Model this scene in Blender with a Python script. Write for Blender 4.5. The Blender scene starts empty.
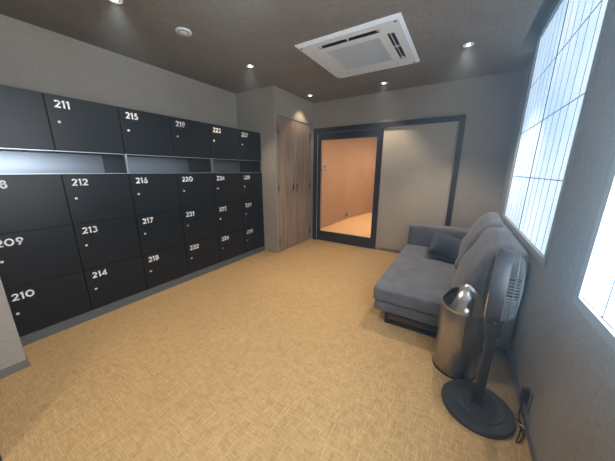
import bpy, bmesh, math, random
from mathutils import Vector, Matrix
PI=math.pi
S=bpy.context.scene
C=S.collection
random.seed(4)

# ------------------------------------------------------------------ materials
def newmat(name):
    m=bpy.data.materials.new(name); m.use_nodes=True
    nt=m.node_tree; b=nt.nodes['Principled BSDF']
    return m,nt,b
def N(nt,t,**kw):
    n=nt.nodes.new(t)
    for k,v in kw.items():
        if k in n.inputs: n.inputs[k].default_value=v
        else: setattr(n,k,v)
    return n
def plain(name,col,rough=.5,metal=0,spec=.5,coat=0,var=.04,scale=30):
    m,nt,b=newmat(name)
    tc=N(nt,'ShaderNodeTexCoord'); nz=N(nt,'ShaderNodeTexNoise',Scale=scale,Detail=3.0)
    nt.links.new(tc.outputs['Object'],nz.inputs['Vector'])
    r=N(nt,'ShaderNodeMapRange'); r.inputs['To Min'].default_value=1-var; r.inputs['To Max'].default_value=1+var
    nt.links.new(nz.outputs['Fac'],r.inputs['Value'])
    mx=N(nt,'ShaderNodeVectorMath',operation='SCALE'); mx.inputs[0].default_value=col[:3]
    nt.links.new(r.outputs[0],mx.inputs['Scale']); nt.links.new(mx.outputs[0],b.inputs['Base Color'])
    b.inputs['Roughness'].default_value=rough; b.inputs['Metallic'].default_value=metal
    b.inputs['Specular IOR Level'].default_value=spec; b.inputs['Coat Weight'].default_value=coat
    return m
def weave(name,c1,c2,plane='xy',fine=260,long=14,bump=.15,rough=.9,contrast=1.0,big=.08,cast=None):
    """woven textile: two crossed stretched noises"""
    m,nt,b=newmat(name); L=nt.links
    tc=N(nt,'ShaderNodeTexCoord')
    ax={'xy':(0,1),'xz':(0,2),'yz':(1,2)}[plane]
    outs=[]
    for k in (0,1):
        mp=N(nt,'ShaderNodeMapping'); s=[1,1,1]
        s[ax[k]]=fine; s[ax[1-k]]=long; mp.inputs['Scale'].default_value=s
        mp.inputs['Location'].default_value=(k*3.1,k*7.7,1.3)
        L.new(tc.outputs['Object'],mp.inputs['Vector'])
        nz=N(nt,'ShaderNodeTexNoise',Scale=1.0,Detail=2.0); L.new(mp.outputs[0],nz.inputs['Vector']); outs.append(nz.outputs['Fac'])
    mx=N(nt,'ShaderNodeMath',operation='MAXIMUM'); L.new(outs[0],mx.inputs[0]); L.new(outs[1],mx.inputs[1])
    bg=N(nt,'ShaderNodeTexNoise',Scale=3.0,Detail=3.0); L.new(tc.outputs['Object'],bg.inputs['Vector'])
    r=N(nt,'ShaderNodeMapRange'); r.inputs['From Min'].default_value=.58-.18/contrast; r.inputs['From Max'].default_value=.58+.18/contrast
    L.new(mx.outputs[0],r.inputs['Value'])
    mc=N(nt,'ShaderNodeMix',data_type='RGBA'); mc.inputs[6].default_value=(*c1,1); mc.inputs[7].default_value=(*c2,1)
    L.new(r.outputs[0],mc.inputs[0])
    r2=N(nt,'ShaderNodeMapRange'); r2.inputs['To Min'].default_value=1-big*1.5; r2.inputs['To Max'].default_value=1+big*1.5
    L.new(bg.outputs['Fac'],r2.inputs['Value'])
    sc=N(nt,'ShaderNodeVectorMath',operation='SCALE'); L.new(mc.outputs[2],sc.inputs[0]); L.new(r2.outputs[0],sc.inputs['Scale'])
    L.new(sc.outputs[0],b.inputs['Base Color']); b.inputs['Roughness'].default_value=rough; b.inputs['Specular IOR Level'].default_value=.25
    bp=N(nt,'ShaderNodeBump'); bp.inputs['Strength'].default_value=bump; bp.inputs['Distance'].default_value=.002
    L.new(mx.outputs[0],bp.inputs['Height']); L.new(bp.outputs[0],b.inputs['Normal'])
    return m
def wood(name,c1,c2,rough=.55):
    m,nt,b=newmat(name); L=nt.links
    tc=N(nt,'ShaderNodeTexCoord'); mp=N(nt,'ShaderNodeMapping'); mp.inputs['Scale'].default_value=(1,26,1.3)
    L.new(tc.outputs['Object'],mp.inputs['Vector'])
    nz=N(nt,'ShaderNodeTexNoise',Scale=1.0,Detail=6.0,Roughness=.6,Distortion=.9); L.new(mp.outputs[0],nz.inputs['Vector'])
    r=N(nt,'ShaderNodeMapRange'); r.inputs['From Min'].default_value=.3; r.inputs['From Max'].default_value=.7; L.new(nz.outputs['Fac'],r.inputs['Value'])
    mc=N(nt,'ShaderNodeMix',data_type='RGBA'); mc.inputs[6].default_value=(*c1,1); mc.inputs[7].default_value=(*c2,1)
    L.new(r.outputs[0],mc.inputs[0]); L.new(mc.outputs[2],b.inputs['Base Color']); b.inputs['Roughness'].default_value=rough
    return m
def emit(name,col,st):
    m,nt,b=newmat(name); b.inputs['Base Color'].default_value=(*col,1)
    b.inputs['Emission Color'].default_value=(*col,1); b.inputs['Emission Strength'].default_value=st
    return m

WALLC=((.31,.285,.24),(.42,.39,.335))
M={}
M['wall_x']=weave('wall_textile_facing_x',*WALLC,plane='yz',fine=240,long=30,bump=.15)
M['wall_y']=weave('wall_textile_facing_y',*WALLC,plane='xz',fine=240,long=30,bump=.15)
M['panel_y']=weave('panel_textile',(.36,.335,.28),(.48,.45,.385),plane='xz',fine=220,long=26,bump=.18)
M['ceiling']=weave('ceiling_textile',(.225,.205,.175),(.30,.275,.24),plane='xy',fine=60,long=10,bump=.08,big=.12)
M['carpet']=weave('woven_carpet',(.32,.20,.085),(.70,.49,.24),plane='xy',fine=330,long=18,bump=.5,contrast=1.0,big=.05,rough=.95)
M['warm_wall']=weave('corridor_wallcover',(.72,.52,.36),(.80,.60,.43),plane='yz',fine=120,long=8,bump=.1)
def add_specks(m,scale=420,amt=.38):
    nt=m.node_tree; L=nt.links; b=nt.nodes['Principled BSDF']; src=b.inputs['Base Color'].links[0].from_socket
    tc=N(nt,'ShaderNodeTexCoord'); nz=N(nt,'ShaderNodeTexNoise',Scale=scale,Detail=2.0); L.new(tc.outputs['Object'],nz.inputs['Vector'])
    r=N(nt,'ShaderNodeMapRange'); r.inputs['From Min'].default_value=.35; r.inputs['From Max'].default_value=.65; r.inputs['To Min'].default_value=1-amt; r.inputs['To Max'].default_value=1+amt*.8
    L.new(nz.outputs['Fac'],r.inputs['Value'])
    sc=N(nt,'ShaderNodeVectorMath',operation='SCALE'); L.new(src,sc.inputs[0]); L.new(r.outputs[0],sc.inputs['Scale']); L.new(sc.outputs[0],b.inputs['Base Color'])
add_specks(M['carpet'])
add_specks(M['wall_x'],150,.06); add_specks(M['wall_y'],150,.06); add_specks(M['panel_y'],150,.06)
M['corridor_floor']=weave('corridor_carpet',(.62,.42,.24),(.78,.56,.34),plane='xy',fine=100,long=10,bump=.2)
M['locker']=plain('locker_black_laminate',(.004,.0072,.0115),.36,0,.38,var=.1,scale=3)
M['locker_body']=plain('locker_carcass',(.006,.007,.009),.45)
M['niche_back']=plain('niche_back_panel',(.36,.42,.48),.32,.8,.5)
M['alu']=plain('brushed_aluminium',(.42,.46,.50),.35,.85)
M['plinth']=plain('grey_plinth',(.10,.11,.12),.55)
M['lock']=plain('bright_lock_metal',(.8,.81,.82),.4,.3,var=.0)
M['number']=plain('white_lettering',(.82,.84,.86),.5,var=.01)
M['steel']=plain('polished_steel',(.75,.75,.74),.22,1)
M['wood']=wood('grey_brown_wood',(.13,.095,.07),(.42,.33,.255))
M['trim_light']=plain('pale_grey_trim',(.30,.29,.27),.5)
M['black']=plain('matt_black',(.008,.008,.009),.5)
M['frame']=plain('dark_bluish_frame',(.018,.021,.03),.38)
M['frame_edge']=plain('pale_frame_edge',(.38,.38,.36),.5)
M['baseboard']=plain('grey_baseboard',(.17,.165,.155),.55)
M['whiteplastic']=plain('white_plastic',(.84,.92,.97),.4,var=.01)
M['greyplastic']=plain('pale_grey_plastic',(.60,.70,.77),.5,var=.01)
M['lamp']=emit('lamp_glow',(1,.86,.68),14)
def speckle(name,c1,c2,scale=260,bump=.25):
    m,nt,b=newmat(name); L=nt.links
    tc=N(nt,'ShaderNodeTexCoord'); nz=N(nt,'ShaderNodeTexNoise',Scale=scale,Detail=3.0,Roughness=.7); L.new(tc.outputs['Object'],nz.inputs['Vector'])
    n2=N(nt,'ShaderNodeTexNoise',Scale=9.0,Detail=4.0); L.new(tc.outputs['Object'],n2.inputs['Vector'])
    ad=N(nt,'ShaderNodeMath',operation='MULTIPLY_ADD'); ad.inputs[1].default_value=.35; L.new(n2.outputs['Fac'],ad.inputs[0]); L.new(nz.outputs['Fac'],ad.inputs[2])
    r=N(nt,'ShaderNodeMapRange'); r.inputs['From Min'].default_value=.52; r.inputs['From Max'].default_value=.85; L.new(ad.outputs[0],r.inputs['Value'])
    mc=N(nt,'ShaderNodeMix',data_type='RGBA'); mc.inputs[6].default_value=(*c1,1); mc.inputs[7].default_value=(*c2,1)
    L.new(r.outputs[0],mc.inputs[0]); L.new(mc.outputs[2],b.inputs['Base Color']); b.inputs['Roughness'].default_value=.92; b.inputs['Specular IOR Level'].default_value=.2
    b.inputs['Sheen Weight'].default_value=.25
    bp=N(nt,'ShaderNodeBump'); bp.inputs['Strength'].default_value=bump; bp.inputs['Distance'].default_value=.002
    L.new(nz.outputs['Fac'],bp.inputs['Height']); L.new(bp.outputs[0],b.inputs['Normal'])
    return m
M['fabric']=speckle('charcoal_blue_upholstery',(.055,.06,.072),(.20,.21,.24))
M['fabric_back']=speckle('charcoal_blue_cushion_fabric',(.07,.075,.09),(.17,.18,.21))
M['pillow']=speckle('navy_pillow_fabric',(.014,.022,.036),(.04,.052,.075))
M['fan']=plain('charcoal_fan_plastic',(.032,.037,.042),.42,var=.03)
M['fan_dark']=plain('black_fan_plastic',(.012,.014,.017),.4)
M['fan_grille']=plain('grey_grille_plastic',(.11,.13,.15),.35)
M['cord']=plain('dark_cable',(.02,.02,.022),.45)
M['winframe']=plain('painted_window_frame',(.36,.36,.35),.45)
M['muntin']=plain('dark_window_bar',(.03,.06,.10),.5)
# brushed stainless with vertical grain
m,nt,b=newmat('brushed_stainless'); tc=N(nt,'ShaderNodeTexCoord'); mp=N(nt,'ShaderNodeMapping'); mp.inputs['Scale'].default_value=(90,90,2)
nz=N(nt,'ShaderNodeTexNoise',Scale=1.0,Detail=3.0); nt.links.new(tc.outputs['Object'],mp.inputs[0]); nt.links.new(mp.outputs[0],nz.inputs['Vector'])
r=N(nt,'ShaderNodeMapRange'); r.inputs['To Min'].default_value=.2; r.inputs['To Max'].default_value=.38; nt.links.new(nz.outputs['Fac'],r.inputs['Value'])
nt.links.new(r.outputs[0],b.inputs['Roughness']); b.inputs['Metallic'].default_value=1; b.inputs['Base Color'].default_value=(.36,.35,.335,1); b.inputs['Anisotropic'].default_value=.5
M['stainless']=m
# window paper: a glowing sheet of translucent daylight with soft cloudy variation
def windowpane(name,strength,c1,c2):
    m,nt,b=newmat(name); L=nt.links
    tc=N(nt,'ShaderNodeTexCoord'); nz=N(nt,'ShaderNodeTexNoise',Scale=1.6,Detail=2.0); L.new(tc.outputs['Object'],nz.inputs['Vector'])
    mc=N(nt,'ShaderNodeMix',data_type='RGBA'); mc.inputs[6].default_value=(*c1,1); mc.inputs[7].default_value=(*c2,1)
    r=N(nt,'ShaderNodeMapRange'); r.inputs['From Min'].default_value=.35; r.inputs['From Max'].default_value=.65
    L.new(nz.outputs['Fac'],r.inputs['Value']); L.new(r.outputs[0],mc.inputs[0]); L.new(mc.outputs[2],b.inputs['Emission Color'])
    b.inputs['Base Color'].default_value=(.6,.65,.7,1); b.inputs['Emission Strength'].default_value=strength; b.inputs['Roughness'].default_value=.6
    return m
M['pane1']=windowpane('translucent_pane_far',.84,(.42,.66,.95),(.70,.86,1))
M['pane2']=windowpane('translucent_pane_near',7.0,(.70,.83,1),(.84,.93,1))
# clear glass
m,nt,b=newmat('clear_glass'); nt.nodes.remove(b); out=nt.nodes['Material Output']
tr=N(nt,'ShaderNodeBsdfTransparent'); gl=N(nt,'ShaderNodeBsdfGlossy'); gl.inputs['Roughness'].default_value=.02; fr=N(nt,'ShaderNodeFresnel',IOR=1.45)
mx=N(nt,'ShaderNodeMixShader'); nt.links.new(fr.outputs[0],mx.inputs[0]); nt.links.new(tr.outputs[0],mx.inputs[1]); nt.links.new(gl.outputs[0],mx.inputs[2]); nt.links.new(mx.outputs[0],out.inputs[0])
M['glass']=m

# ------------------------------------------------------------------ mesh helpers
def box(bm,x0,x1,y0,y1,z0,z1,bev=0):
    r=bmesh.ops.create_cube(bm,size=1)
    vs=r['verts']
    bmesh.ops.scale(bm,vec=(x1-x0,y1-y0,z1-z0),verts=vs)
    bmesh.ops.translate(bm,vec=((x0+x1)/2,(y0+y1)/2,(z0+z1)/2),verts=vs)
    if bev:
        es=list({e for v in vs for e in v.link_edges})
        r=bmesh.ops.bevel(bm,geom=es,offset=bev,segments=2,affect='EDGES',profile=.5)
def lathe(bm,prof,seg=48,mat=None,skip=None,closed_top=False):
    rings=[]
    for (r,z) in prof:
        ring=[bm.verts.new((r*math.cos(2*PI*i/seg),r*math.sin(2*PI*i/seg),z)) for i in range(seg)] if r>1e-5 else [bm.verts.new((0,0,z))]
        rings.append(ring)
    for a,b_ in zip(rings,rings[1:]):
        for i in range(seg):
            j=(i+1)%seg
            if skip and skip(a,b_,i): continue
            if len(a)==1 and len(b_)==1: continue
            if len(a)==1: f=[a[0],b_[j],b_[i]][::-1]
            elif len(b_)==1: f=[a[i],a[j],b_[0]]
            else: f=[a[i],a[j],b_[j],b_[i]]
            bm.faces.new(f)
    vs=[v for r_ in rings for v in r_]
    if mat is not None: bmesh.ops.transform(bm,matrix=mat,verts=vs)
    return vs
def tube(bm,pts,r,seg=8,closed=False):
    pts=[Vector(p) for p in pts]; rings=[]
    n=len(pts); up=None
    for i,p in enumerate(pts):
        t=(pts[(i+1)%n if closed else min(i+1,n-1)]-pts[(i-1)%n if closed else max(i-1,0)]).normalized()
        if up is None: up=Vector((0,0,1)) if abs(t.z)<.9 else Vector((1,0,0))
        a=t.cross(up).normalized(); up=a.cross(t).normalized()
        rings.append([bm.verts.new(p+r*(math.cos(2*PI*k/seg)*a+math.sin(2*PI*k/seg)*up)) for k in range(seg)])
    for i in range(n if closed else n-1):
        A,B=rings[i],rings[(i+1)%n]
        for k in range(seg): bm.faces.new([A[k],A[(k+1)%seg],B[(k+1)%seg],B[k]])
    if not closed: bm.faces.new(rings[0][::-1]); bm.faces.new(rings[-1])
def puffy(bm,sx,sy,sz,r,n=14,puff=(0,0,0),fn=None):
    """soft rounded block with half sizes sx,sy,sz"""
    r_=bmesh.ops.create_cube(bm,size=2)
    bmesh.ops.subdivide_edges(bm,edges=bm.edges[:],cuts=n,use_grid_fill=True)
    h=Vector((sx,sy,sz))
    for v in bm.verts:
        a,b_,c=v.co
        p=Vector((a*sx,b_*sy,c*sz))
        inner=Vector([max(-(h[i]-r),min(h[i]-r,p[i])) for i in range(3)])
        d=p-inner
        if d.length>1e-7: p=inner+d.normalized()*r
        ca,cb,cc=[math.cos(t*PI/2) for t in (a,b_,c)]
        p.x+=puff[0]*cb*cc*a; p.y+=puff[1]*ca*cc*b_; p.z+=puff[2]*ca*cb*c
        if fn: p=fn(p,(a,b_,c))
        v.co=p
def obj(name,bm,mat,parent=None,smooth=False,loc=None,rot=None):
    me=bpy.data.meshes.new(name); bmesh.ops.recalc_face_normals(bm,faces=bm.faces); bm.to_mesh(me); bm.free()
    if smooth:
        for p in me.polygons: p.use_smooth=True
    o=bpy.data.objects.new(name,me); me.materials.append(M[mat] if isinstance(mat,str) else mat)
    C.objects.link(o)
    if parent: o.parent=parent
    if loc: o.location=loc
    if rot: o.rotation_euler=rot
    if smooth=='auto':
        md=o.modifiers.new('edge','EDGE_SPLIT'); md.split_angle=math.radians(35)
    return o
def bx(name,mat,parent,*a,**k):
    bm=bmesh.new()
    if isinstance(a[0],(tuple,list)):
        for q in a: box(bm,*q,**k)
    else: box(bm,*a,**k)
    return obj(name,bm,mat,parent)
def thing(name,label,cat,loc=(0,0,0),rz=0,group=None):
    o=bpy.data.objects.new(name,None); C.objects.link(o); o.location=loc; o.rotation_euler=(0,0,rz); o.empty_display_size=.1
    o['label']=label; o['category']=cat
    if group: o['group']=group
    return o
def tag(o,label,cat,group=None):
    o['label']=label; o['category']=cat
    if group: o['group']=group
    return o
def struct(name,mat,*a,parent=None,**k):
    o=bx(name,mat,parent,*a,**k)
    if parent is None: o['kind']='structure'
    return o
def sempty(name,loc=(0,0,0)):
    o=bpy.data.objects.new(name,None); C.objects.link(o); o.location=loc; o['kind']='structure'; return o
def dup(root,loc,label=None,rz=None):
    r=root.copy(); C.objects.link(r); r.location=loc
    if rz is not None: r.rotation_euler=(0,0,rz)
    if label: r['label']=label
    for ch in list(root.children):
        c=ch.copy(); C.objects.link(c); c.parent=r
        for g in ch.children:
            d=g.copy(); C.objects.link(d); d.parent=c
    return r

# ------------------------------------------------------------------ dimensions
H=2.45; XL=-2.66; XW=-3.14; XC=-2.389; XR=.456; YB=4.014; YC=2.946; XP=-2.354; YP=.187; YF=-1.3
# shell
struct('floor','carpet',XW-.1,XR+.1,YF,YB+.05,-.1,0)
struct('ceiling','ceiling',(XW-.1,.31,YF,YB,H,H+.12),(.31,XR,3.5,YB,H,H+.12))
struct('ceiling_recess','ceiling',(.31,XR,YF,3.5,2.70,2.80),(.27,.31,YF,3.5,H+.12,2.80),(.31,XR,3.5,3.54,H+.12,2.80))
struct('wall_left','wall_x',XW-.1,XW,YF,YB,0,H)
struct('wall_front','wall_y',XW,XR,YF-.1,YF,0,2.8)
struct('wall_partition','wall_x',XW,XP,YP-.14,YP,0,H)
struct('wall_entry_left','wall_x',(XP-.14,XP,YF,YP-.14,0,H))
struct('baseboard_partition','baseboard',(XP,XP+.008,-.06,YP+.008,0,.055),(XL+.01,XP,YP,YP+.008,0,.055))
# dark door jamb standing at the entry, bottom left of the view
struct('trim_1','frame',(XP+.001,-1.635,-.16,-.024,0,H))
# column with closet recess
struct('wall_column','wall_y',(XW,XC,YC,YC+.045,0,H))
struct('wall_closet','wall_x',(XC-.03,XC,YC+.045,2.985,0,H),(XC-.03,XC,3.985,YB,0,H),(XC-.03,XC,2.985,3.985,2.12,H))
struct('wall_closet_inside','black',(XC-.5,XC-.48,2.99,YB,0,2.2))
# back wall with opening for the glass door
struct('wall_back','wall_y',(XW,-2.26,YB,YB+.12,0,H),(-1.13,XR+.1,YB,YB+.12,0,H),(-2.26,-1.13,YB,YB+.12,1.93,H))
struct('baseboard_back','baseboard',(-1.05,XR,YB-.010,YB,0,.05))
struct('baseboard_right','baseboard',(XR-.008,XR,YF,YB-.01,0,.055))
# right wall with two window openings
w1=(1.793,3.474,.835,2.54); w2=(-.45,1.288,.835,2.54)
HT=2.70
struct('wall_right','wall_x',
    (XR,XR+.14,YF,w2[0],0,HT),(XR,XR+.14,w2[1],w1[0],0,HT),(XR,XR+.14,w1[1],YB+.12,0,HT),
    (XR,XR+.14,w2[0],w2[1],0,w2[2]),(XR,XR+.14,w2[0],w2[1],w2[3],HT),
    (XR,XR+.14,w1[0],w1[1],0,w1[2]),(XR,XR+.14,w1[0],w1[1],w1[3],HT))
def window(name,w,pane):
    y0,y1,z0,z1=w
    root=sempty(name,(XR,(y0+y1)/2,z0))
    f=.038
    # everything below is in local coordinates
    dy=(y1-y0)/2; hz=z1-z0
    bx('window_frame','winframe',root,(-.012,.02,-dy-f,-dy,-f,hz+f),(-.012,.02,dy,dy+f,-f,hz+f),(-.012,.02,-dy,dy,-f,0),(-.012,.02,-dy,dy,hz,hz+f))
    bx('window_pane',pane,root,.006,.016,-dy,dy,0,hz)
    ym=-dy+(2.64-1.793)/(3.474-1.793)*2*dy if name=='window_1' else dy-.15
    bx('mullion','muntin',root,.002,.006,ym-(.0055 if name=='window_1' else .002),ym+(.0055 if name=='window_1' else .002),0,hz)
    bars=[]
    for k in (1,2,3):
        z=hz*k/4+.0; bars.append((.003,.006,-dy,dy,z-.0025,z+.0025))
    bx('crossbars','muntin',root,*bars)
    bars=[]
    n=12 if name=='window_1' else 16
    step=2*dy/n
    yy=ym
    ks=[ym+step*i for i in range(-n,n+1) if i!=0]
    for y in (ks if name=='window_1' else [ym-.42*i for i in range(1,5)]):
        if -dy+.02<y<dy-.02: bars.append((.004,.006,y-.0018,y+.0018,0,hz))
    bx('slats','slat',root,*bars)
    return root
M['slat']=plain('thin_blue_grey_slat',(.30,.40,.52),.5)
window('window_1',w1,'pane1'); window('window_2',w2,'pane2')

# corridor beyond the glass door
bm=bmesh.new()
pl=[(-2.62,YB+.12),(-2.60,6.25),(-2.36,7.9)]
for (xa,ya),(xb,yb) in zip(pl,pl[1:]):
    vs=[bm.verts.new(p) for p in ((xa,ya,0),(xb,yb,0),(xb,yb,H),(xa,ya,H))]; bm.faces.new(vs)
bmesh.ops.solidify(bm,geom=bm.faces[:],thickness=-.08)
o=obj('wall_corridor_left',bm,'warm_wall'); o['kind']='structure'
struct('wall_corridor_back','warm_wall',-2.7,-.3,7.9,8.0,0,H)
struct('wall_corridor_right','warm_wall',-.6,-.5,YB+.12,8.0,0,H)
struct('ceiling_corridor','warm_wall',-2.75,-.4,YB+.12,8.0,H,H+.08)
struct('floor_corridor','corridor_floor',-2.75,-.4,YB+.05,8.0,-.1,0)
t=thing('wall_intercom','small grey wall switch plate on the orange lit corridor wall','switch',(-2.609,4.90,1.362))
bx('plate','greyplastic',t,0,.012,-.05,.05,-.09,.09,bev=.002)
bx('button','cord',t,.012,.016,-.03,.03,.0,.06); bx('button','cord',t,.012,.016,-.03,.03,-.06,-.02)
t=thing('wall_outlet','small dark outlet plate low on the corridor wall behind the glass door','outlet',(-2.585,6.2,.13))
bx('plate','greyplastic',t,0,.012,-.07,.07,-.07,.09,bev=.002); bx('socket','black',t,.012,.03,-.035,.035,-.045,.06)

# ------------------------------------------------------------------ digits (geometric lettering)
def arc(cx,cy,r,a0,a1,n=14,ry=None):
    ry=ry or r
    return [(cx+r*math.cos(math.radians(a0+(a1-a0)*i/n)),cy+ry*math.sin(math.radians(a0+(a1-a0)*i/n))) for i in range(n+1)]
W=.19 # stroke width in units of height
GL={ # strokes in a box 0..w, 0..1 ; advance
 '0':(.92,[arc(.41,.5,.335,0,360,28,.41)]),
 '1':(.42,[[(.02,.82),(.22,.905),(.22,0)]]),
 '2':(.70,[arc(.30,.67,.235,165,-25,14)+[(.08,.09),(.62,.09)]]),
 '3':(.66,[arc(.27,.70,.20,150,-90,14),arc(.27,.30,.235,90,-150,14)]),
 '4':(.78,[[(.50,0),(.50,.88),(.06,.27),(.70,.27)]]),
 '5':(.66,[[(.56,.91),(.24,.91),(.16,.55)],[(.14,.54)]+arc(.27,.33,.25,110,-140,14)]),
 '6':(.72,[arc(.33,.32,.24,0,360,24),[(.46,1.0),(.13,.44)]]),
 '7':(.62,[[(.03,.91),(.54,.91),(.16,0)]]),
 '8':(.68,[arc(.31,.72,.185,0,360,24),arc(.31,.29,.225,0,360,24)]),
 '9':(.72,[arc(.35,.66,.24,0,360,24),[(.22,0),(.55,.56)]]),
}
def glyph(bm,strokes,ox,oy,h,plane):
    for st in strokes:
        P=[Vector(p) for p in st]; closed=(P[0]-P[-1]).length<1e-4
        if closed: P=P[:-1]
        n=len(P); L=[];R=[]
        for i in range(n):
            a=P[i]-P[i-1] if (i>0 or closed) else P[1]-P[0]
            b_=P[(i+1)%n]-P[i] if (i<n-1 or closed) else a
            a=a.normalized(); b_=b_.normalized(); na=Vector((-a.y,a.x)); nb=Vector((-b_.y,b_.x)); m_=(na+nb)
            if m_.length<1e-4: m_=na
            m_=m_.normalized(); k=(W/2)/max(.45,m_.dot(na))
            L.append(P[i]+m_*k); R.append(P[i]-m_*k)
        vl=[bm.verts.new(plane(ox+p.x*h,oy+p.y*h)) for p in L]; vr=[bm.verts.new(plane(ox+p.x*h,oy+p.y*h)) for p in R]
        for i in range(n if closed else n-1):
            j=(i+1)%n; bm.faces.new([vl[i],vl[j],vr[j],vr[i]])
def number_mesh(bm,text,x,z,h,plane):
    for ch in text:
        adv,st=GL[ch]; glyph(bm,st,x,z,h,plane); x+=(adv+.08)*h*.98

# ------------------------------------------------------------------ lockers
Y0=.1795; CW=.4655
rows=[(1.449,1.8486),(.8716,1.2686),(.4653,.8676),(.0834,.4613)]
names=['first','middle','last']
for u in range(3):
    ya=Y0+2*u*CW+(.0095 if u==0 else 0); yb=min(Y0+2*(u+1)*CW,YC-.002)
    n0=207+8*u
    lab=['matt black locker cabinet at the near left with doors numbered up to 214',
         'matt black middle locker cabinet with doors 215 to 222',
         'matt black locker cabinet with doors 223 to 230 against the column'][u]
    t=thing('locker_cabinet',lab,'locker',(XL,ya,0),0,'numbered lockers along the left wall')
    w=yb-ya; D=-(XL-XW)
    # carcass: side panels, back, shelves, inner divider
    bx('body','locker_body',t,(-.47,-.022,0.001,.016,.082,1.847),(-.47,-.022,w-.016,w-.001,.082,1.847),(-.478,-.47,.001,w-.001,.082,1.847),
       (-.47,-.022,.016,w-.016,1.832,1.847),(-.47,-.022,.016,w-.016,.082,.096),(-.47,-.022,.016,w-.016,1.447,1.46),(-.47,-.022,.016,w-.016,1.256,1.269),
       (-.47,-.022,w/2-.008,w/2+.008,.096,1.256),(-.47,-.022,w/2-.008,w/2+.008,1.46,1.832),
       (-.47,-.022,.016,w-.016,.86,.872),(-.47,-.022,.016,w-.016,.456,.468))
    bx('plinth','plinth',t,-.45,-.004,0.0,w,0,.081)
    # open niche: bright back panel, thin metal edging
    bx('niche_back','niche_back',t,-.469,-.463,.017,w-.017,1.27,1.446)
    e=.006
    bx('niche_trim','alu',t,(-.022,.002,.0,w,1.446-e,1.446),(-.022,.002,.0,w,1.2706,1.2706+e),(-.022,.002,.0,.008,1.2706+e,1.446-e),(-.022,.002,w-.008,w,1.2706+e,1.446-e))
    for c in range(2):
        a=max(0,Y0+(2*u+c)*CW-ya); b_=min(Y0+(2*u+c+1)*CW-ya,w)
        for r,(z0,z1) in enumerate(rows):
            num=str(n0+4*c+r)
            d=bx('door','locker',t,-.021,0,a+.0045,b_-.0045,z0+.0015,z1-.0015,bev=.0012)
            bm=bmesh.new(); number_mesh(bm,num,Y0+(2*u+c)*CW-ya+.053,z1-.036-.054,.054,lambda p,q:(.0008,p,q)); obj('number',bm,'number',d)
            bm=bmesh.new(); lathe(bm,[(0,.004),(.0075,.004),(.0095,.0025),(.0095,0)],20,Matrix.Translation((0,Y0+(2*u+c)*CW-ya+.058,z1-.193))@Matrix.Rotation(PI/2,4,'Y')); obj('lock','steel',d) if False else obj('lock',bm,'lock',d,smooth='auto')
            bx('keyhole','black',d,.0041,.0046,Y0+(2*u+c)*CW-ya+.0565,Y0+(2*u+c)*CW-ya+.0595,z1-.198,z1-.188)

# ------------------------------------------------------------------ closet doors
t=sempty('door_1',(XC,3.0,0))
bx('door_frame','trim_light',t,(-.05,.008,-.042,-.012,0,2.12),(-.05,.008,.955,.985,0,2.12),(-.05,.008,-.012,.955,2.085,2.12))
for s,(a,b_) in enumerate(((-.009,.468),(.473,.952))):
    d=bx('door_leaf','wood',t,-.036,-.002,a,b_,.012,2.082,bev=.0015)
    hy=a+.02 if s==0 else b_-.02
    for z in (.18,1.03,1.88):
        bx('hinge','black',d,-.003,.008,hy-.012,hy+.012,z-.055,z+.055,bev=.002)
    py=b_-.055 if s==0 else a+.04
    bx('handle','black',d,-.003,.006,py-.014,py+.014,.985,1.085,bev=.003)
bm=bmesh.new()
lathe(bm,[(0,.006),(.010,.006),(.011,0)],16,Matrix.Translation((0,.513,.965))@Matrix.Rotation(PI/2,4,'Y')); obj('lock',bm,'black',t)
bm=bmesh.new()
lathe(bm,[(0,.006),(.010,.006),(.011,0)],16,Matrix.Translation((0,.513,.93))@Matrix.Rotation(PI/2,4,'Y')); obj('lock',bm,'steel',t)

# ------------------------------------------------------------------ sliding glass door and framed panel
t=sempty('door_2',(0,YB,0))
bx('door_frame','frame',t,(-2.335,-2.262,-.045,.0,0,2.02),(-2.262,-.125,-.045,.0,1.945,2.02),(-.125,-.058,-.045,.0,0,2.02))
bx('frame_edge','frame_edge',t,(-1.05,-.125,-.040,-.001,1.935,1.945))
bx('frame_edge','frame_edge',t,(-2.262,-2.256,-.036,.1,0,1.945))
dl=bx('sliding_leaf','frame',t,(-2.252,-2.192,-.03,.012,.012,1.93),(-1.20,-1.115,-.03,.012,.012,1.93),(-2.192,-1.20,-.03,.012,1.825,1.93),(-2.192,-1.20,-.03,.012,.012,.19))
bx('glass','glass',dl,-2.192,-1.20,-.012,-.006,.19,1.825)
bx('handle','black',dl,-2.238,-2.212,-.036,-.03,.93,1.05,bev=.002)
bx('bead','frame_edge',dl,(-2.192,-2.188,-.024,-.013,.19,1.825),(-1.204,-1.20,-.024,-.013,.19,1.825),(-2.188,-1.204,-.024,-.013,.19,.194),(-2.188,-1.204,-.024,-.013,1.821,1.825))
bx('fixed_panel','panel_y',t,-1.112,-.125,-.012,-.0005,.052,1.935)

# ------------------------------------------------------------------ ceiling: air conditioner, downlights, detector
acx,acy=-1.0245,2.6568; A=.478
t=thing('air_conditioner','white square four way ceiling air conditioner','air conditioner',(acx,acy,H)); t.scale=(1,1,.68)
bm=bmesh.new()
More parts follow.
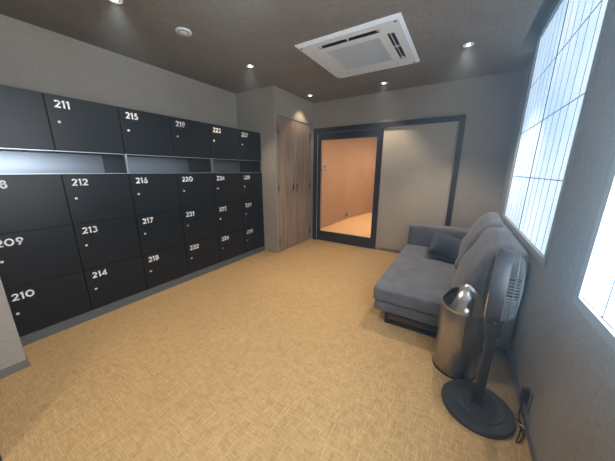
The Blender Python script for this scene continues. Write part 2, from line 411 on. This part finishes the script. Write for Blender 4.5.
# face panel as frame around slots and grille (built from strips), 35 mm below ceiling with sloped rim
zt,zb=0,-.035
def ringquad(bm,o,i,zo,zi):
    vo=[bm.verts.new((sx*o,sy*o,zo)) for sx,sy in ((-1,-1),(1,-1),(1,1),(-1,1))]; vi=[bm.verts.new((sx*i,sy*i,zi)) for sx,sy in ((-1,-1),(1,-1),(1,1),(-1,1))]
    for k in range(4): bm.faces.new([vo[k],vo[(k+1)%4],vi[(k+1)%4],vi[k]])
ringquad(bm,A,A,0,-.012); ringquad(bm,A,A-.022,-.012,-.033)
# outer band and bars between slot openings
g=.255; s0,s1=.325,.385; L=.285
o_=A-.022
strips=[(-o_,o_,s1,o_),(-o_,o_,-o_,-s1),(s1,o_,-s1,s1),(-o_,-s1,-s1,s1),(-s0,s0,g,s0),(-s0,s0,-s0,-g),(g,s0,-g,g),(-s0,-g,-g,g),
 (-s1,-L,s0,s1),(L,s1,s0,s1),(-s1,-L,-s1,-s0),(L,s1,-s1,-s0),(s0,s1,L,s0),(s0,s1,-s0,-L),(-s1,-s0,L,s0),(-s1,-s0,-s0,-L)]
for x0,x1,y0,y1 in strips: box(bm,x0,x1,y0,y1,-.036,-.030)
obj('face_panel',bm,'whiteplastic',t)
bx('housing','black',t,(-.42,.42,-.42,.42,-.004,-.001))
for k in range(4):
    bm=bmesh.new(); box(bm,-L+.01,L-.01,-(.02 if k==0 else .027),(.02 if k==0 else .027),-.002,.002,bev=.0025)
    ang=(.75,.12,.75,.12)[k]
    bmesh.ops.rotate(bm,verts=bm.verts,cent=(0,0,0),matrix=Matrix.Rotation(math.radians((88,0,-62,0)[k]),3,'X'))
    bmesh.ops.translate(bm,verts=bm.verts,vec=(0,(.379,.355,.345,.355)[k],(-.011,-.033,-.02,-.033)[k]))
    bmesh.ops.rotate(bm,verts=bm.verts,cent=(0,0,0),matrix=Matrix.Rotation((PI,PI/2,-PI/2,0)[k],3,'Z'))
    lv=obj('louver',bm,'whiteplastic',t)
    for q in (-.27,0,.27):
        bm=bmesh.new(); box(bm,q-.004,q+.004,-.029,.029,(-.034 if k in (0,2) else -.026),-.006)
        bmesh.ops.translate(bm,verts=bm.verts,vec=(0,.355,0))
        bmesh.ops.rotate(bm,verts=bm.verts,cent=(0,0,0),matrix=Matrix.Rotation((PI,PI/2,-PI/2,0)[k],3,'Z'))
        obj('louver_bracket',bm,'greyplastic',lv)
bm=bmesh.new()
for i in range(26):
    y=-g+.012+(2*g-.024)*i/25; box(bm,-g,g,y-.0065,y+.0065,-.034,-.028)
for q in (-g+.005,-g/3,g/3,g-.005): box(bm,q-.006,q+.006,-g,g,-.0355,-.027)
for q in (-g+.005,g-.005): box(bm,-g,g,q-.005,q+.005,-.0355,-.027)
obj('intake_grille',bm,'greyplastic',t)
for sx,sy in ((-1,-1),(1,-1),(1,1),(-1,1)):
    bm=bmesh.new(); lathe(bm,[(.012,0),(.012,-.003),(0,-.003)],14,Matrix.Translation((sx*.43,sy*.43,-.036))); obj('corner_screw',bm,'plinth',t)

def downlight(loc,label,proto=[None]):
    if proto[0] is None:
        t=thing('ceiling_downlight',label,'downlight',loc,0,'recessed ceiling downlights')
        bm=bmesh.new(); lathe(bm,[(.034,0),(.044,0),(.047,-.003),(.044,-.006),(.036,-.005),(.030,.0),(.030,-.001)],28); obj('trim_ring',bm,'whiteplastic',t,smooth='auto')
        bm=bmesh.new(); lathe(bm,[(.030,-.0012),(0,-.0012)],28); obj('reflector','black',t) if False else obj('reflector',bm,'alu',t)
        bm=bmesh.new(); lathe(bm,[(.017,-.0015),(.015,-.006),(0,-.009)],20); obj('lamp',bm,'lamp',t,smooth=True)
        proto[0]=t
    else: t=dup(proto[0],loc,label)
    return t
DL=[((-2.2,1.01),'small downlight in the ceiling nearest the smoke detector, cut by the top edge'),
    ((-2.2,2.307),'small lit downlight above the middle lockers, between detector and column'),
    ((-2.2,3.608),'small lit downlight in the corner in front of the closet doors'),
    ((-1.057,3.635),'small lit downlight behind the air conditioner, near the glass door'),
    ((-.113,3.0),'small lit downlight right of the air conditioner near the window')]
for (x,y),lab in DL: downlight((x,y,H),lab)
t=thing('smoke_detector','round white smoke detector on the dark ceiling','smoke detector',(-2.172,1.495,H))
bm=bmesh.new(); lathe(bm,[(.062,0),(.064,-.004),(.062,-.010),(.05,-.014),(.045,-.013),(.03,-.013),(.028,-.016),(0,-.018)],36); obj('cover',bm,'whiteplastic',t,smooth='auto')
bm=bmesh.new(); lathe(bm,[(.013,-.017),(.012,-.022),(0,-.023)],18); obj('sensor',bm,'greyplastic',t,smooth='auto')
bm=bmesh.new(); lathe(bm,[(.043,-.0135),(.036,-.0138)],30); obj('ring_slot',bm,'plinth',t)
for k in range(3): bx('indicator','black',t,.004+.001*k,.007+.001*k,-.006+.006*k,-.003+.006*k,-.0235,-.0215) if k==0 else None

# ------------------------------------------------------------------ sofa
t=thing('sofa','dark grey blue fabric sofa with deep seat under the window','sofa',(-.54,1.96,0))
# local: x 0..0.97 (to wall), y 0..1.76
def soft(name,mat,parent,c,s,r,puff=(0,0,0),n=14,rot=None,fn=None):
    bm=bmesh.new(); puffy(bm,*s,r,n,puff,fn); 
    return obj(name,bm,mat,parent,smooth=True,loc=c,rot=rot)
soft('base','fabric',t,(.475,.87,.157),(.46,.86,.045),.02,(0,0,0))
def saggy(p,abc):
    a,b_,c=abc
    if c>0: p.z+= .004*math.sin(p.x*23+p.y*9)*math.cos(p.y*14)
    return p
soft('seat_cushion','fabric',t,(.315,.765,.268),(.315,.765,.066),.028,(.004,.004,.012),n=22,fn=saggy)
arm=soft('armrest','fabric',t,(.47,1.645,.36),(.465,.11,.232),.035,(.004,.01,.01))
bm=bmesh.new(); tube(bm,[(.025,1.535,.16),(.02,1.535,.56),(.05,1.535,.588),(.5,1.535,.592)],.003,6); obj('seam',bm,'fabric_back',t,smooth=True)
soft('back_frame','fabric_back',t,(.893,.87,.44),(.090,.87,.36),.045,(.004,.004,.008))
def backc(seed,top):
    rr=random.Random(seed); ph=[rr.uniform(0,6) for _ in range(4)]
    def fn(p,abc):
        a,b_,c=abc
        # belly out toward the room, pinch the top
        k=math.cos(b_*PI/2*.93)**.6
        if a<0: p.x-=.03*k*math.cos((c+.1)*PI/2*.75)
        p.z+= .012*math.sin(b_*4+ph[0])*(1 if c>0 else 0) + (top*(b_) if c>0 else 0)
        if c>0: p.z-=.018*(abs(b_)**4)
        p.x+=.008*math.sin(c*5+ph[1]+b_*3)
        p.x*=1-.38*max(0,(c+1)/2)**1.5
        p.x+=.17*(p.z/.56)+.045 # lean back toward the wall
        return p
    return fn
soft('back_cushion','fabric_back',t,(.735,.40,.57),(.105,.39,.27),.06,(.02,.012,.02),n=20,fn=backc(3,.0))
soft('back_cushion','fabric_back',t,(.735,1.145,.59),(.105,.355,.275),.06,(.02,.012,.02),n=20,fn=backc(8,.0))
for yy in (.055,1.62):
    bx('sled_leg','black',t,(.115,.14,yy-.02,yy+.02,0,.112),(.85,.875,yy-.02,yy+.02,0,.112),(.14,.85,yy-.02,yy+.02,0,.02),(.14,.85,yy-.02,yy+.02,.092,.112))
# throw pillow
def pil(p,abc):
    a,b_,c=abc
    e=max(abs(a),abs(c)); 
    p.y*= max(.12,1-.85*e**3.2)
    k=1-.07*math.cos(c*PI/2)*abs(a)**2; p.x*=k
    k=1-.07*math.cos(a*PI/2)*abs(c)**2; p.z*=k
    return p
bm=bmesh.new(); puffy(bm,.185,.075,.19,.055,18,(0,.035,0),pil)
o=obj('throw_pillow',bm,'pillow',None,smooth=True,loc=(-.045,3.08,.462),rot=(math.radians(-58),math.radians(14),math.radians(0)))
tag(o,'dark navy throw pillow leaning in the sofa corner by the armrest','pillow')

# ------------------------------------------------------------------ bullet trash can
cx,cy,r0,hb,ha=.118,1.74,.129,.463,.615
t=thing('trash_can','brushed stainless steel bullet shaped trash can beside the sofa','trash can',(cx,cy,0),math.radians(199))
bm=bmesh.new(); lathe(bm,[(.0,.004),(r0-.004,.004),(r0-.002,.012),(r0,.02),(r0,hb-.004),(r0-.002,hb)],72); obj('body',bm,'stainless',t,smooth='auto')
bm=bmesh.new(); lathe(bm,[(r0+.002,0),(r0+.003,.008),(r0+.001,.013),(r0-.006,.013)],72); obj('base_ring',bm,'black',t,smooth='auto')
bm=bmesh.new(); lathe(bm,[(r0+.001,hb-.001),(r0+.001,hb+.003),(r0-.003,hb+.003)],72); obj('lid_seam',bm,'steel',t,smooth='auto')
prof=[]
nn=40
for i in range(nn+1):
    s=i/nn; z=hb+.003+(ha-hb-.003)*s; rr=r0*max(0,1-s**1.35)**.62
    prof.append((rr if i<nn else 0,z))
bm=bmesh.new(); seg=144
def skip(a,b_,i):
    if len(b_)==1 or len(a)==1: return False
    v=a[i].co; ang=math.atan2(v.y,v.x); s=(v.z-hb)/(ha-hb)
    if not(0.12<s<.82): return False
    # mouth : arch, wide at the rim and narrowing toward the apex
    q=abs(s-.42)/.41
    return abs(ang)<.56*math.sqrt(max(0,1-q**2.6))
lathe(bm,prof,seg,None,skip)
M['dome']=plain('satin_steel',(.62,.61,.59),.24,1,var=.0)
o=obj('dome_lid',bm,'dome',t,smooth=True); md=o.modifiers.new('wall','SOLIDIFY'); md.thickness=.002; md.offset=-1
bm=bmesh.new(); lathe(bm,[(0,.1),(r0-.012,.1),(r0-.014,hb),(r0*.78,hb+.03),(r0*.5,hb+.07),(0,hb+.085)],40); obj('inner_flap',bm,'black',t,smooth=True)

# ------------------------------------------------------------------ circulator fan
fx,fy=.237,1.455
t=thing('standing_fan','charcoal pedestal fan with round base beside the trash can','fan',(fx,fy,0))
fan_root=t
bm=bmesh.new(); R=.175
lathe(bm,[(0,.0),(R-.004,0),(R,.005),(R,.018),(R-.006,.026),(R-.05,.029),(R-.052,.034),(R-.058,.034),(R-.060,.030),(.03,.033),(0,.034)],72); obj('base',bm,'fan',t,smooth='auto')
# raised lettering-like relief arc on the base (worn, unreadable maker mark)
em=bmesh.new()
for k in range(6):
    a=math.radians(196+9*k); 
    bmm=Matrix.Translation((.088*math.cos(a),.088*math.sin(a),.0315))@Matrix.Rotation(a,4,'Z')
    bmesh.ops.create_cube(em,size=1,matrix=bmm@Matrix.Diagonal((.016,.0045,.003,1)))
    if k%2==0: bmesh.ops.create_cube(em,size=1,matrix=bmm@Matrix.Translation((.004*(1 if k%4 else -1),.004,0))@Matrix.Diagonal((.004,.008,.003,1)))
obj('embossed_mark',em,'fan_grille',t)
bx('pole','fan_dark',t,-.022,.022,-.016,.016,.028,.56,bev=.008)
bx('pole_foot','fan_dark',t,-.030,.030,-.022,.022,.028,.042,bev=.006)
# head: axis along -x (front) slightly tilted
hz=.757; rh=.182
ht=Matrix.Translation((.0,0,hz))@Matrix.Rotation(math.radians(-9),4,'Z')@Matrix.Rotation(math.radians(-90),4,'Y')   # lathe +z -> -x (front)
def lat(name,mat,prof,seg=64,parent=t,sm='auto'):
    bm=bmesh.new(); lathe(bm,prof,seg,ht); return obj(name,bm,mat,parent,smooth=sm)
casing=lat('casing','fan',[(rh-.016,-.020),(rh,-.018),(rh+.002,-.012),(rh+.002,.034),(rh,.038),(rh-.012,.040),(rh-.014,.03),(rh-.016,-.018)])
lat('front_rim','steel',[(rh-.003,.0395),(rh-.006,.0435),(rh-.011,.042)],parent=casing)
bm=bmesh.new()
def rib(bm,pts,th):
    # pts (r,z) profile swept flat, per angle
    for k in range(72):
        a=2*PI*k/72; P=[ht@Vector((r_*math.cos(a),r_*math.sin(a),z)) for r_,z in pts]
        tube(bm,P,th,4)
rib(bm,[(.05,-.072),(.10,-.071),(.140,-.064),(.163,-.044),(.170,-.018)],.0019)
for r_,z in ((.163,-.044),(.140,-.064),(.10,-.071),(.062,-.072)):
    tube(bm,[ht@Vector((r_*math.cos(2*PI*k/48),r_*math.sin(2*PI*k/48),z)) for k in range(48)],.0024,5,closed=True)
obj('rear_grille',bm,'fan_grille',t)
bm=bmesh.new()
rib(bm,[(.03,.062),(.08,.060),(.13,.053),(.172,.038)],.0016)
for r_,z in ((.15,.047),(.10,.057),(.05,.061)):
    tube(bm,[ht@Vector((r_*math.cos(2*PI*k/48),r_*math.sin(2*PI*k/48),z)) for k in range(48)],.002,5,closed=True)
obj('front_grille',bm,'fan_dark',t)
lat('hub_cap','fan_dark',[(0,.068),(.03,.066),(.035,.06),(.035,.05),(0,.048)])
lat('motor','fan_dark',[(0,-.080),(.04,-.080),(.052,-.076),(.055,-.05),(.05,-.01),(0,-.005)])
bm=bmesh.new()
for k in range(5):
    a0=2*PI*k/5; vs=[]
    for i in range(6):
        r_=.03+.135*i/5; row=[]
        for j in range(6):
            a=a0+(j/5-.5)*1.05*(.75+.25*i/5); row.append(bm.verts.new(ht@Vector((r_*math.cos(a),r_*math.sin(a),.01+.03*(j/5-.5)))))
        vs.append(row)
    for i in range(5):
        for j in range(5): bm.faces.new([vs[i][j],vs[i+1][j],vs[i+1][j+1],vs[i][j+1]])
bmesh.ops.solidify(bm,geom=bm.faces[:],thickness=.002)
bl=obj('blades',bm,'fan_dark',t,smooth=True)
# neck bracket holding the head
bm=bmesh.new(); box(bm,-.040,.036,-.028,.028,.48,.60,bev=.012); obj('neck',bm,'fan_dark',t)
bm=bmesh.new(); lathe(bm,[(0,.004),(.006,.003),(.007,0)],14,Matrix.Translation((0,-.031,.565))@Matrix.Rotation(PI/2,4,'X')); obj('pivot_screw',bm,'steel',t)

# ------------------------------------------------------------------ outlet, adapter, cord by the right wall
t=thing('wall_outlet','grey outlet plate low on the right wall behind the fan','outlet',(XR,1.505,.135))
bx('plate','baseboard',t,-.008,0,-.035,.035,-.06,.06,bev=.002); bx('socket','black',t,-.010,-.008,-.012,.012,-.04,.04)
t=thing('power_adapter','black power adapter plugged into the outlet behind the fan','adapter',(XR-.0105,1.505,.145))
bx('housing','cord',t,-.030,0,-.013,.013,-.03,.055,bev=.006)
bm=bmesh.new(); lathe(bm,[(.006,0),(.005,-.03),(.0035,-.045),(0,-.045)],10,Matrix.Translation((-.016,0,-.028))); obj('strain_relief',bm,'cord',t,smooth=True)
def spl(ctrl,n=10):
    P=[Vector(p) for p in ctrl]; P=[P[0]]+P+[P[-1]]; out=[]
    for i in range(1,len(P)-2):
        for k in range(n):
            t_=k/n; a,b_,c,d=P[i-1:i+3]
            out.append(.5*((2*b_)+(-a+c)*t_+(2*a-5*b_+4*c-d)*t_*t_+(-a+3*b_-3*c+d)*t_**3))
    out.append(P[-2]); return out
bm=bmesh.new()
tube(bm,spl([(XR-.0265,1.505,.066),(XR-.028,1.50,.03),(.432,1.48,.008),(.426,1.42,.005),(.405,1.36,.005),(.398,1.335,.006),(.412,1.345,.010),(.430,1.39,.014),(.438,1.43,.012),(.434,1.47,.008),(.424,1.49,.010),(.421,1.455,.018),(.427,1.41,.020),(.438,1.39,.010),(.440,1.43,.006),(.432,1.475,.016),(.425,1.485,.016)]),.0032,8)
bmesh.ops.translate(bm,verts=bm.verts,vec=(-fx,-fy,0)); cord=obj('power_cord',bm,'cord',fan_root,smooth=True)
bm=bmesh.new(); tube(bm,[(.443,1.425,.020),(.432,1.432,.026),(.420,1.44,.022)],.003,6)
bmesh.ops.translate(bm,verts=bm.verts,vec=(-fx,-fy,0)); o=obj('cable_tie',bm,'number',cord,smooth=True); o['label']='white cable tie'

# ------------------------------------------------------------------ lights
def area(name,loc,rot,sx,sy,col,e,spread=None):
    l=bpy.data.lights.new(name,'AREA'); l.shape='RECTANGLE'; l.size=sx; l.size_y=sy; l.color=col; l.energy=e
    if spread: l.spread=spread
    o=bpy.data.objects.new(name,l); C.objects.link(o); o.location=loc; o.rotation_euler=rot; return o
def spot(name,loc,e,col=(1,.87,.70),ang=95,blend=.6,size=.03):
    l=bpy.data.lights.new(name,'SPOT'); l.energy=e; l.color=col; l.spot_size=math.radians(ang); l.spot_blend=blend; l.shadow_soft_size=size
    o=bpy.data.objects.new(name,l); C.objects.link(o); o.location=loc; return o
ES=40
for (x,y),_ in DL: spot('downlight_beam',(x,y,H-.02),16 if (x,y)==(-2.2,3.608) else 75 if x==-.113 else ES)
for x,y in ((-1.05,.2),(-.11,1.2),(-1.05,-.8),(-1.1,1.15)): pass
for x,y in ((-1.05,1.0),(-1.1,-.6)): spot('downlight_beam',(x,y,H-.02),ES)
for y in (4.9,6.2,7.3): 
    l=spot('corridor_beam',(-1.6,y,H-.02),75,(1,.86,.62),150,1,.08)
l=bpy.data.lights.new('corridor_glow','AREA'); l.energy=26; l.color=(1,.84,.60); l.shape='RECTANGLE'; l.size=1.0; l.size_y=3
o=bpy.data.objects.new('corridor_glow',l); C.objects.link(o); o.location=(-1.4,6.0,H-.03)

w=bpy.data.worlds.new('World'); S.world=w; w.use_nodes=True
w.node_tree.nodes['Background'].inputs[0].default_value=(.55,.7,.9,1); w.node_tree.nodes['Background'].inputs[1].default_value=.3
vs=w.node_tree.nodes.new('ShaderNodeVolumeScatter'); vs.inputs['Color'].default_value=(.55,.80,1,1); vs.inputs['Density'].default_value=.075; vs.inputs['Anisotropy'].default_value=.87  # blue haze added to imitate veiling lens glare around the windows
w.node_tree.links.new(vs.outputs[0],w.node_tree.nodes['World Output'].inputs['Volume'])

# ------------------------------------------------------------------ camera
r=Vector((0.84968269,0.52726828,0.0052434)); u=Vector((-0.13037951,0.20044811,0.97099008)); f=Vector((-0.51092124,0.82571709,-0.23906227))
cam=bpy.data.cameras.new('Camera'); co=bpy.data.objects.new('Camera',cam); C.objects.link(co)
m4=Matrix((( r.x,u.x,-f.x,0),(r.y,u.y,-f.y,0),(r.z,u.z,-f.z,1.3087),(0,0,0,1)))
co.matrix_world=m4
cam.sensor_width=36; cam.sensor_fit='HORIZONTAL'; cam.lens=244.15/615*36; cam.clip_start=.02
S.camera=co
S.view_settings.view_transform='Standard'; S.view_settings.look='None'; S.view_settings.exposure=0.42; S.view_settings.gamma=1
try: S.view_settings.use_curve_mapping=False
except Exception: pass
